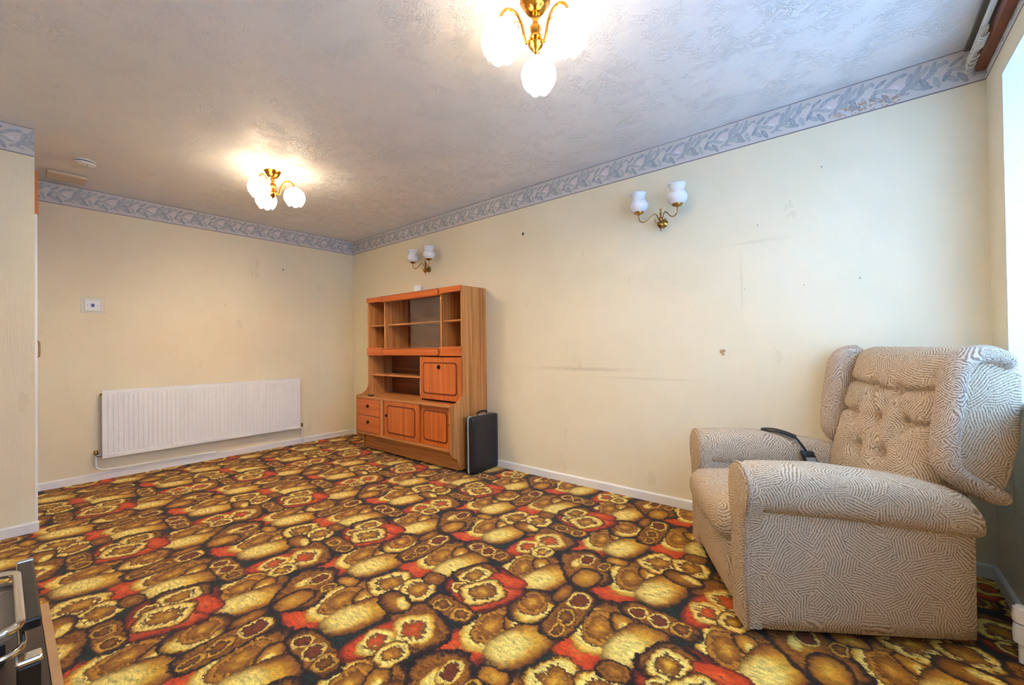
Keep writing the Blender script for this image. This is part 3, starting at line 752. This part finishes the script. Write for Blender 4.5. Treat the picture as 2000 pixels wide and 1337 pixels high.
knob(fl, 1.992, UF-0.024, 0.887, 0.017, 'lock_knob')
# deep lower section
uob('desk_top', B((xa, xb, UD+0.006, -0.0155, 0.553, 0.573), bevel=0.003), M['wood_h'])
uob('bottom_panel', B((xa, xb, UD+0.004, -0.0155, 0.186, 0.206), bevel=0.003), M['wood_h'])
uob('divider', B((1.240, 1.290, UD+0.012, -0.0155, 0.206, 0.553)), M['wood_c'])
for z0, z1, zk in ((0.212, 0.377, 0.314), (0.381, 0.549, 0.477)):
    dr = uob('drawer', B((xa+0.004, 1.238, UD+0.004, UD+0.020, z0, z1), bevel=0.002), M['wood_fh'])
    obj('drawer_box', B((xa+0.02, 1.225, UD+0.020, -0.06, z0+0.01, z1-0.03)), M['wood_c'], dr)
    knob(dr, 1.036, UD+0.004, zk)
for x0, x1, yo, xk in ((1.312, 1.846, 0.010, 1.352), (1.838, xb-0.002, 0.030, 2.236)):
    dd = uob('sliding_door', B((x0, x1, UD+yo, UD+yo+0.014, 0.208, 0.551), bevel=0.002), M['wood_f'])
    inset(dd, x0+0.05, x1-0.05, 0.245, 0.515, UD+yo)
    knob(dd, xk, UD+yo, 0.412, 0.013)
uob('plinth', B((xa, xb, -0.352, -0.334, 0.020, 0.186)), M['wood_h'])
for x in (UX0+0.03, UX1-0.03):
    for y in (-0.31, -0.04):
        uob('castor', lathe([(0.010, 0.001), (0.014, 0.004), (0.014, 0.014), (0.008, 0.0195)], 10, c=(x, y, 0)), M['steel'], None, 'auto')
s = tag(obj('plastic_tub', lathe([(0.0, 0.092), (0.026, 0.092), (0.038, 0.086), (0.044, 0.074), (0.045, 0.006), (0.042, 0.0)], 20, cap=False), M['plastic'], None, 'auto', (1.49, -0.15, UT+0.0005)), 'small white rounded tub on top of the wall unit', 'tub')
tag(obj('dark_oddment', B((-0.035, 0.035, -0.016, 0.016, 0.0, 0.012), bevel=0.004), M['black'], None, False, (1.02, -0.40, 0.5735)), 'small flat dark object on the wall unit desk top, above the drawers', 'oddment')  # unidentified small flat dark item, shaped as a plain block

# ------------------------------------------------------------------ attache case standing beside the unit
ca = thing('attache_case', 'black hard attache case with silver rim standing beside the wall unit', 'case', (2.372, -0.176, 0.0), math.radians(2.5))
hx = 0.045
obj('shell', cushion((-hx, -0.166, 0.004), (-0.017, 0.166, 0.478), 0.010, (6, 10, 14)), M['case'], ca, True)
obj('shell', cushion((-0.011, -0.166, 0.004), (hx, 0.166, 0.478), 0.016, (6, 10, 14)), M['case'], ca, True)
obj('rim', frame_ring([(y, z) for y, z in rrect(-0.168, 0.168, 0.001, 0.481, 0.02)], [(y, z) for y, z in rrect(-0.150, 0.150, 0.02, 0.463, 0.015)], 'x', -0.018, -0.010), M['silver'], ca)
obj('handle', tube([(0, -0.062, 0.480), (0, -0.058, 0.500), (0, -0.030, 0.508), (0, 0.030, 0.508), (0, 0.058, 0.500), (0, 0.062, 0.480)], 0.008, 8, smooth_n=4), M['black'], ca, True)
for y in (-0.062, 0.062): obj('handle_mount', B((-0.010, 0.010, y-0.012, y+0.012, 0.479, 0.490), bevel=0.002), M['chrome'], ca)
for y in (-0.112, 0.112): obj('latch', B((-0.018, 0.018, y-0.016, y+0.016, 0.478, 0.486), bevel=0.002), M['chrome'], ca)

# ------------------------------------------------------------------ ceiling lights
def chandelier(name, label, loc, angs, zg=2.205, R_=0.146):
    c = thing(name, label, 'ceiling light', loc, 0, 'three-arm brass ceiling lights')
    z = zg-RH
    obj('canopy', lathe([(0.0, -0.052), (0.012, -0.052), (0.030, -0.044), (0.046, -0.024), (0.052, -0.006), (0.058, -0.002), (0.058, -0.0003)], 28, cap=False), M['brass'], c, 'auto')
    obj('column', lathe([(0.0, -0.205), (0.004, -0.203), (0.008, -0.196), (0.018, -0.184), (0.028, -0.172), (0.029, -0.166), (0.020, -0.158), (0.018, -0.150), (0.024, -0.144), (0.024, -0.136), (0.016, -0.128), (0.021, -0.112), (0.022, -0.100), (0.013, -0.088), (0.010, -0.074), (0.016, -0.062), (0.012, -0.050)], 20), M['brass'], c, 'auto')
    for a in angs:
        a = math.radians(a); ca_, sa = math.cos(a), math.sin(a)
        P = lambda r, zz: (r*ca_, r*sa, zz)
        arm = obj('arm', tube([P(0.022, -0.150), P(0.038, -0.172), P(0.048, -0.150), P(0.056, -0.110), P(0.075, -0.074), P(0.100, -0.060), P(0.126, -0.068), P(0.142, -0.092), P(R_, -0.118)], 0.0055, 8, smooth_n=5), M['brass'], c, True)
        obj('scroll', tube([P(0.058, -0.105), P(0.080, -0.098), P(0.090, -0.112), P(0.082, -0.126), P(0.070, -0.120), P(0.074, -0.110)], 0.0016, 6, smooth_n=4), M['brass'], arm, True)
        obj('lamp_cup', lathe([(0.008, -0.108), (0.012, -0.116), (0.026, -0.124), (0.029, -0.132), (0.024, -0.132), (0.0, -0.124)], 18, c=(R_*ca_, R_*sa, 0), cap=False), M['brass'], arm, 'auto')
        def wave(k, an, r, zz):
            f = max(0.0, (k-7)/4)
            return r*(1+0.07*f*math.cos(6*an)), zz+0.010*f*math.cos(6*an)
        pr = []
        for k in range(12):
            t_ = k/11; th_ = math.radians(20+118*t_)
            pr.append((0.074*math.sin(th_)*(1.0 if t_ < 0.8 else 1.0), z+0.076*math.cos(th_)))
        obj('glass_shade', lathe(pr, 18, c=(R_*ca_, R_*sa, 0), wave=wave, cap=False), M['lit'], c, True)
        obj('bulb', ellipsoid((R_*ca_, R_*sa, z-0.030), (0.021, 0.021, 0.024), 8, 6), M['bulb'], c, True)
    return c
chandelier('ceiling_light', 'brass ceiling light with three lit globes nearest the camera', (3.925, -1.488, RH), (-118, 1, 121))
chandelier('ceiling_light', 'brass ceiling light with three lit globes at the far end by the radiator', (1.50, -1.508, RH), (-56, 177, 60), 2.222)

# ------------------------------------------------------------------ wall lights (unlit)
def wall_light(label, x):
    c = thing('wall_light', label, 'wall light', (x, -0.002, 1.870), 0, 'brass twin wall lights')
    obj('backplate', lathe([(0.0, 0.0), (0.030, 0.0), (0.030, 0.004), (0.022, 0.010), (0.012, 0.022), (0.0, 0.024)], 20, cap=False), M['brass_d'], c, 'auto').rotation_euler = (PI/2, 0, 0)
    obj('bracket', tube([(0, -0.005, 0.0), (0, -0.05, 0.0)], 0.008, 8), M['brass_d'], c, 'auto')
    obj('stem', lathe([(0.0, -0.062), (0.003, -0.060), (0.004, -0.050), (0.0025, -0.046), (0.006, -0.040), (0.016, -0.034), (0.023, -0.020), (0.023, -0.012), (0.016, 0.0), (0.006, 0.006), (0.010, 0.012), (0.011, 0.026), (0.005, 0.036), (0.007, 0.050), (0.007, 0.062), (0.003, 0.068), (0.006, 0.078), (0.006, 0.086), (0.0, 0.092)], 16, c=(0, -0.05, 0), cap=False), M['brass_d'], c, 'auto')
    for sx in (-1, 1):
        P = lambda r, dz, dy: (sx*r, dy, dz)
        ex, ey = 0.126, -0.108
        arm = obj('arm', tube([P(0.008, 0.012, -0.05), P(0.016, 0.030, -0.054), P(0.024, 0.050, -0.060), P(0.038, 0.056, -0.068), P(0.056, 0.038, -0.078), P(0.078, 0.014, -0.090), P(0.100, 0.006, -0.100), P(0.120, 0.018, -0.107), P(ex, 0.042, ey), P(ex, 0.060, ey)], 0.0036, 8, smooth_n=5), M['brass_d'], c, True)
        obj('scroll', tube([P(0.010, 0.002, -0.052), P(0.024, -0.002, -0.056), P(0.036, 0.006, -0.060), P(0.034, 0.018, -0.060), P(0.026, 0.014, -0.058)], 0.002, 6, smooth_n=4), M['brass_d'], arm, True)
        obj('gallery', lathe([(0.004, 0.056), (0.012, 0.060), (0.030, 0.068), (0.034, 0.078), (0.028, 0.079), (0.0, 0.070)], 18, c=(sx*ex, ey, 0), cap=False), M['brass_d'], arm, 'auto')
        def wave(k, an, r, zz):
            f = max(0.0, (k-7)/3)
            return r*(1+0.05*f*math.cos(10*an)), zz+0.003*f*math.cos(10*an)
        pr = [(0.026, 0.0), (0.044, 0.010), (0.058, 0.026), (0.063, 0.044), (0.060, 0.062), (0.049, 0.078), (0.042, 0.088), (0.043, 0.102), (0.049, 0.116), (0.057, 0.126), (0.054, 0.126), (0.045, 0.114), (0.039, 0.100), (0.038, 0.088)]
        obj('glass_shade', lathe(pr, 30, wave=lambda k, an, r, zz: wave(min(k, 19-k), an, r, zz), cap=False), M['opal'], c, True, (sx*ex, ey, 0.072))
    return c
wall_light('brass twin-arm wall light with white glass shades nearer the armchair', 3.893)
wall_light('brass twin-arm wall light with white glass shades above the wall unit', 1.480)

# ------------------------------------------------------------------ armchair (local axes: x to the back, y to the far arm)
CH = thing('armchair', 'beige patterned wing armchair with buttoned back and rolled arms in the corner', 'armchair', (4.567, -1.086, 0.0), math.radians(33.08))
W = 0.73
FB, PP = M['fabric'], M['piping']
obj('chassis', B((0.05, 0.69, 0.05, W-0.05, 0.001, 0.05)), M['dark'], CH)
def lerp(xs, ys, x):
    for i in range(len(xs)-1):
        if x <= xs[i+1]: return ys[i]+(ys[i+1]-ys[i])*(x-xs[i])/(xs[i+1]-xs[i])
    return ys[-1]
for far in (0, 1):
    sy = (lambda y: W-y) if far else (lambda y: y)
    def mir(p): return (p[0]+(0.048 if far else 0.0), sy(p[1]), p[2])
    bm = cushion((0.0, 0.0, 0.030), (0.733, 0.115, 0.50), 0.012, (16, 6, 10), lambda p, n: mir((p.x, p.y, p.z-(max(0, p.x-0.2)*0.14 if n.z > 0.9 else 0))))
    obj('side_panel', bm, FB, CH, True)
    # rolled arm pad, dropping towards the back
    bm = bmesh.new(); rings = []
    us = [-0.020, -0.017, -0.006, 0.02, 0.08, 0.16, 0.25, 0.33, 0.40, 0.47, 0.55, 0.62, 0.67, 0.705, 0.730, 0.742, 0.747]
    for u in us:
        zt_ = lerp([-0.02, 0.03, 0.25, 0.40, 0.55, 0.66, 0.71, 0.735, 0.75], [0.610, 0.626, 0.622, 0.603, 0.580, 0.553, 0.530, 0.490, 0.44], u)
        zb_ = lerp([-0.02, 0.05, 0.34, 0.565, 0.75], [0.452, 0.446, 0.424, 0.396, 0.375], u)
        k = lerp([-0.02, -0.017, -0.006, 0.02, 0.70, 0.735, 0.742, 0.747], [0.55, 0.75, 0.92, 1, 1, 0.93, 0.8, 0.55], u)
        cz, hz, hy, cy = (zt_+zb_)/2, (zt_-zb_)/2*k, 0.086*k, 0.048
        ring = []
        for i in range(28):
            a = 2*PI*i/28; ca_, sa = math.cos(a), math.sin(a)
            ex = 2/2.6
            ring.append(bm.verts.new(mir((u, cy+hy*math.copysign(abs(ca_)**ex, ca_), cz+hz*math.copysign(abs(sa)**ex, sa)))))
        rings.append(ring)
    for a, b in zip(rings, rings[1:]):
        for i in range(28): bm.faces.new((a[i], a[(i+1) % 28], b[(i+1) % 28], b[i]))
    bm.faces.new(rings[0]); bm.faces.new(rings[-1])
    obj('arm_pad', bm, FB, CH, True)
    # front facing of the arm with piped edge
    pf = [(0.002, 0.032), (0.100, 0.032), (0.102, 0.20), (0.106, 0.36), (0.118, 0.42), (0.130, 0.48), (0.131, 0.54), (0.118, 0.585), (0.086, 0.612), (0.044, 0.619), (0.002, 0.607), (-0.030, 0.578), (-0.040, 0.535), (-0.034, 0.490), (-0.014, 0.445), (-0.004, 0.400), (0.0, 0.20)]
    bm = bmesh.new(); n_ = len(pf)
    layers = []
    for x, sc in ((0.030, 1.0), (-0.018, 1.0), (-0.030, 0.94), (-0.034, 0.80)):
        cxm, czm = 0.048, 0.32
        layers.append([bm.verts.new(mir((x, cxm+(a-cxm)*sc, czm+(z-czm)*(1-(1-sc)*0.3)))) for a, z in pf])
    for a, b in zip(layers, layers[1:]):
        for i in range(n_): bm.faces.new((a[i], a[(i+1) % n_], b[(i+1) % n_], b[i]))
    bm.faces.new(layers[0]); bm.faces.new(layers[-1])
    af = obj('arm_front', bm, FB, CH, 'auto')
    obj('piping', tube([mir((-0.019, a, z)) for a, z in pf], 0.0065, 6, closed=True), PP, af, True)
    # wing with fat rolled edge
    wp = [(0.655, 0.600), (0.640, 0.640), (0.650, 0.750), (0.668, 0.880), (0.688, 0.970), (0.730, 1.008), (0.790, 1.018), (0.850, 1.000), (0.888, 0.960), (0.890, 0.85), (0.872, 0.70), (0.842, 0.575), (0.815, 0.525), (0.770, 0.530), (0.700, 0.565)]
    o_ = -0.012 if far else 0.018
    lim = 0.765 if far else 0.885
    wp = [(min(a, lim), z) for a, z in wp]
    bm = bmesh.new(); layers = []
    cxm = sum(a for a, z in wp)/len(wp); czm = sum(z for a, z in wp)/len(wp)
    for y, sc in ((0.006, 0.80), (0.016, 0.93), (0.030, 1.0), (0.085, 1.0), (0.100, 0.94)):
        layers.append([bm.verts.new(mir((cxm+(a-cxm)*sc+o_, y, czm+(z-czm)*sc))) for a, z in wp])
    n_ = len(wp)
    for a, b in zip(layers, layers[1:]):
        for i in range(n_): bm.faces.new((a[i], a[(i+1) % n_], b[(i+1) % n_], b[i]))
    bm.faces.new(layers[0]); bm.faces.new(layers[-1])
    wg = obj('wing', bm, FB, CH, 'auto')
    path = [(0.815, 0.518), (0.770, 0.535), (0.700, 0.575), (0.656, 0.612), (0.643, 0.665), (0.650, 0.760), (0.668, 0.880), (0.684, 0.960), (0.716, 1.003), (0.770, 1.016), (0.815, 1.000), (0.850, 0.975)]
    lim = 0.765 if far else 0.838
    path = [(min(a, lim), z) for a, z in path if a <= lim+0.05]
    obj('rolled_edge', tube([mir((a+o_, 0.042 if far else 0.030, z)) for a, z in path], lambda t_: 0.033 if 0.05 < t_ < 0.96 else 0.027, 14, smooth_n=5, up0=(0, 1, 0), ups=1.5), PP, wg, True)
# seat cushion and front
def seat_d(p, n):
    x, y, z = p
    z += 0.022*max(0, 1-n.x**2)*max(0, 1-n.y**2)*(1 if n.z > 0 else 0)
    if n.z > 0: z -= 0.02*max(0, n.x)
    if n.x < -0.6: x -= 0.014*max(0, 1-n.y**2)
    return (x+0.085*(y-0.1)*max(0, min(1, (0.45-x)/0.35)), y, z)
obj('seat_cushion', cushion((-0.075, 0.085, 0.285), (0.66, 0.645, 0.440), 0.066, (18, 22, 10), seat_d), FB, CH, True)
def foot_d(p, n):
    x, y, z = p
    t_ = (z-0.06)/0.26
    x += 0.026*(1-t_)
    if n.x < 0: x -= 0.020*max(0, 1-n.y**2)*max(0, 1-n.z**2)
    return (x+0.085*(y-0.1), y, z)
obj('footrest_panel', cushion((-0.052, 0.095, 0.060), (0.03, 0.635, 0.310), 0.030, (6, 20, 14), foot_d), FB, CH, True)
obj('back_lower', B((0.70, 0.728, 0.10, W-0.10, 0.032, 0.47)), FB, CH)
# buttoned back cushion
BT = [(0.435, 0.862), (0.297, 0.858), (0.505, 0.735), (0.366, 0.728), (0.228, 0.730), (0.435, 0.598), (0.298, 0.598)]
LN = [(BT[0], BT[1]), (BT[0], (0.63, 0.885)), (BT[1], (0.10, 0.878)), (BT[2], (0.63, 0.748)), (BT[4], (0.10, 0.745)),
      (BT[0], BT[2]), (BT[0], BT[3]), (BT[1], BT[3]), (BT[1], BT[4]), (BT[2], BT[5]), (BT[3], BT[5]), (BT[3], BT[6]), (BT[4], BT[6])]
def seg_d(y, z, a, b):
    ax, az, bx, bz = a[0], a[1], b[0], b[1]
    t_ = max(0, min(1, ((y-ax)*(bx-ax)+(z-az)*(bz-az))/((bx-ax)**2+(bz-az)**2)))
    return math.hypot(y-ax-t_*(bx-ax), z-az-t_*(bz-az))
def lean(z): return 0.27*(z-0.45)
def back_d(p, n):
    x, y, z = p
    if n.x < 0.2:
        k = max(0, 1-n.y**4)*max(0, 1-abs(n.z)**6)
        x -= 0.040*k
        dd = 0.0
        for b in BT: dd = max(dd, 0.052*math.exp(-(math.hypot(y-b[0], z-b[1])/0.030)**2))
        for i, (a, b) in enumerate(LN):
            dd = max(dd, (0.030 if i < 5 else 0.013)*math.exp(-(seg_d(y, z, a, b)/0.013)**2))
        x += dd*min(1, -n.x+0.3) if n.x < 0 else 0
    return (x+lean(z)+0.012, y, z)
bc = obj('back_cushion', cushion((0.615, 0.095, 0.425), (0.745, 0.638, 1.040), 0.050, (6, 72, 76), back_d), FB, CH, True)
for (y, z) in BT:
    obj('button', ellipsoid((0.615-0.040+0.050+lean(z)+0.010, y, z), (0.007, 0.010, 0.010), 10, 6), PP, bc, True)
bm = cushion((0.735, 0.08, 0.46), (0.80, W-0.08, 1.015), 0.02, (3, 8, 10), lambda p, n: (p.x+lean(p.z)*0.9-0.02, p.y, p.z))
obj('back_shell', bm, FB, CH, True)

# hand control lying on the inside of the far arm (armchair axes reused)
HC = thing('hand_control', 'black chair hand control with grey panel hanging inside the far armrest', 'remote', CH.location.copy(), CH.rotation_euler.z)
bm = cushion((0.487, 0.545, 0.450), (0.545, 0.571, 0.540), 0.008, (6, 4, 8), lambda p, n: (p.x-(p.z-0.49)*0.25, p.y+(p.z-0.49)*0.25, p.z))
hb = obj('handset', bm, M['black'], HC, True)
bm = B((0.495, 0.537, 0.5435, 0.546, 0.457, 0.513))
for vv in bm.verts: vv.co.x -= (vv.co.z-0.49)*0.25; vv.co.y += (vv.co.z-0.49)*0.25-0.001
obj('button_panel', bm, M['grey'], hb)
obj('cable', tube([(0.505, 0.570, 0.535), (0.492, 0.578, 0.560), (0.478, 0.588, 0.585), (0.465, 0.602, 0.606)], 0.0055, 8, smooth_n=4), M['black'], HC, True)
obj('arm_strap', tube([(0.470, 0.598, 0.600), (0.440, 0.618, 0.613), (0.405, 0.645, 0.622), (0.375, 0.67, 0.622), (0.36, 0.70, 0.616)], 0.013, 8, smooth_n=4, flat=0.55), M['black'], HC, True)

# ------------------------------------------------------------------ low chrome trolley and wood-edged board at the left
bd = thing('edged_board', 'dark brown board with pale wood edging lying on the carpet at left', 'board', (2.75, -2.9, 0.0))
def bob(n, *a, mat, bev=0.0015):
    o = obj(n, B(*a, bevel=bev), mat, bd); o.matrix_parent_inverse = Matrix.Translation(bd.location).inverted()
bob('panel', (2.268, 3.30, -3.12, -2.702, 0.002, 0.019), mat=M['board'])
bob('edging', (2.243, 3.325, -2.702, -2.678, 0.001, 0.022), mat=M['edge'])
bob('edging', (2.243, 3.325, -3.144, -3.12, 0.001, 0.022), mat=M['edge'])
bob('edging', (2.243, 2.268, -3.12, -2.702, 0.001, 0.022), mat=M['edge'])
bob('edging', (3.30, 3.325, -3.12, -2.702, 0.001, 0.022), mat=M['edge'])
tr = thing('chrome_trolley', 'low chrome-railed trolley with black legs at the bottom left', 'trolley', (2.85, -2.93, 0.022))
def tob(n, bm, mat, smooth=False, label=None):
    o = obj(n, bm, mat, tr, smooth); o.matrix_parent_inverse = Matrix.Translation(tr.location).inverted(); return o
ring = [(x, y, 0.300) for x, y in rrect(2.585, 3.065, -3.10, -2.768, 0.05, 6)]
tob('tray_rail', tube(ring, 0.012, 8, closed=True), M['chrome'], True)
ring = [(x, y, 0.245) for x, y in rrect(2.575, 3.095, -3.105, -2.765, 0.06, 6)]
tob('lower_rail', tube(ring, 0.009, 8, closed=True), M['chrome'], True)
tob('tray', prism(rrect(2.59, 3.06, -3.095, -2.773, 0.045), 'z', 0.268, 0.276), plain('smoked_tray', lin(96, 92, 92), 0.18, 0.3))
tob('grip', B((2.45, 2.985, -2.766, -2.726, 0.252, 0.284), bevel=0.006), M['black'])
tob('grip_cap', B((2.425, 2.452, -2.768, -2.724, 0.250, 0.286), bevel=0.006), M['chrome'])
for x, y in ((3.13, -2.756), (3.13, -3.10), (2.56, -3.10), (2.62, -2.815)):
    tob('leg', B((x-0.022, x+0.022, y-0.022, y+0.022, 0.0225, 0.232), bevel=0.004), M['black'])
    tob('leg_cap', B((x-0.025, x+0.025, y-0.025, y+0.025, 0.232, 0.250), bevel=0.006), M['chrome'])
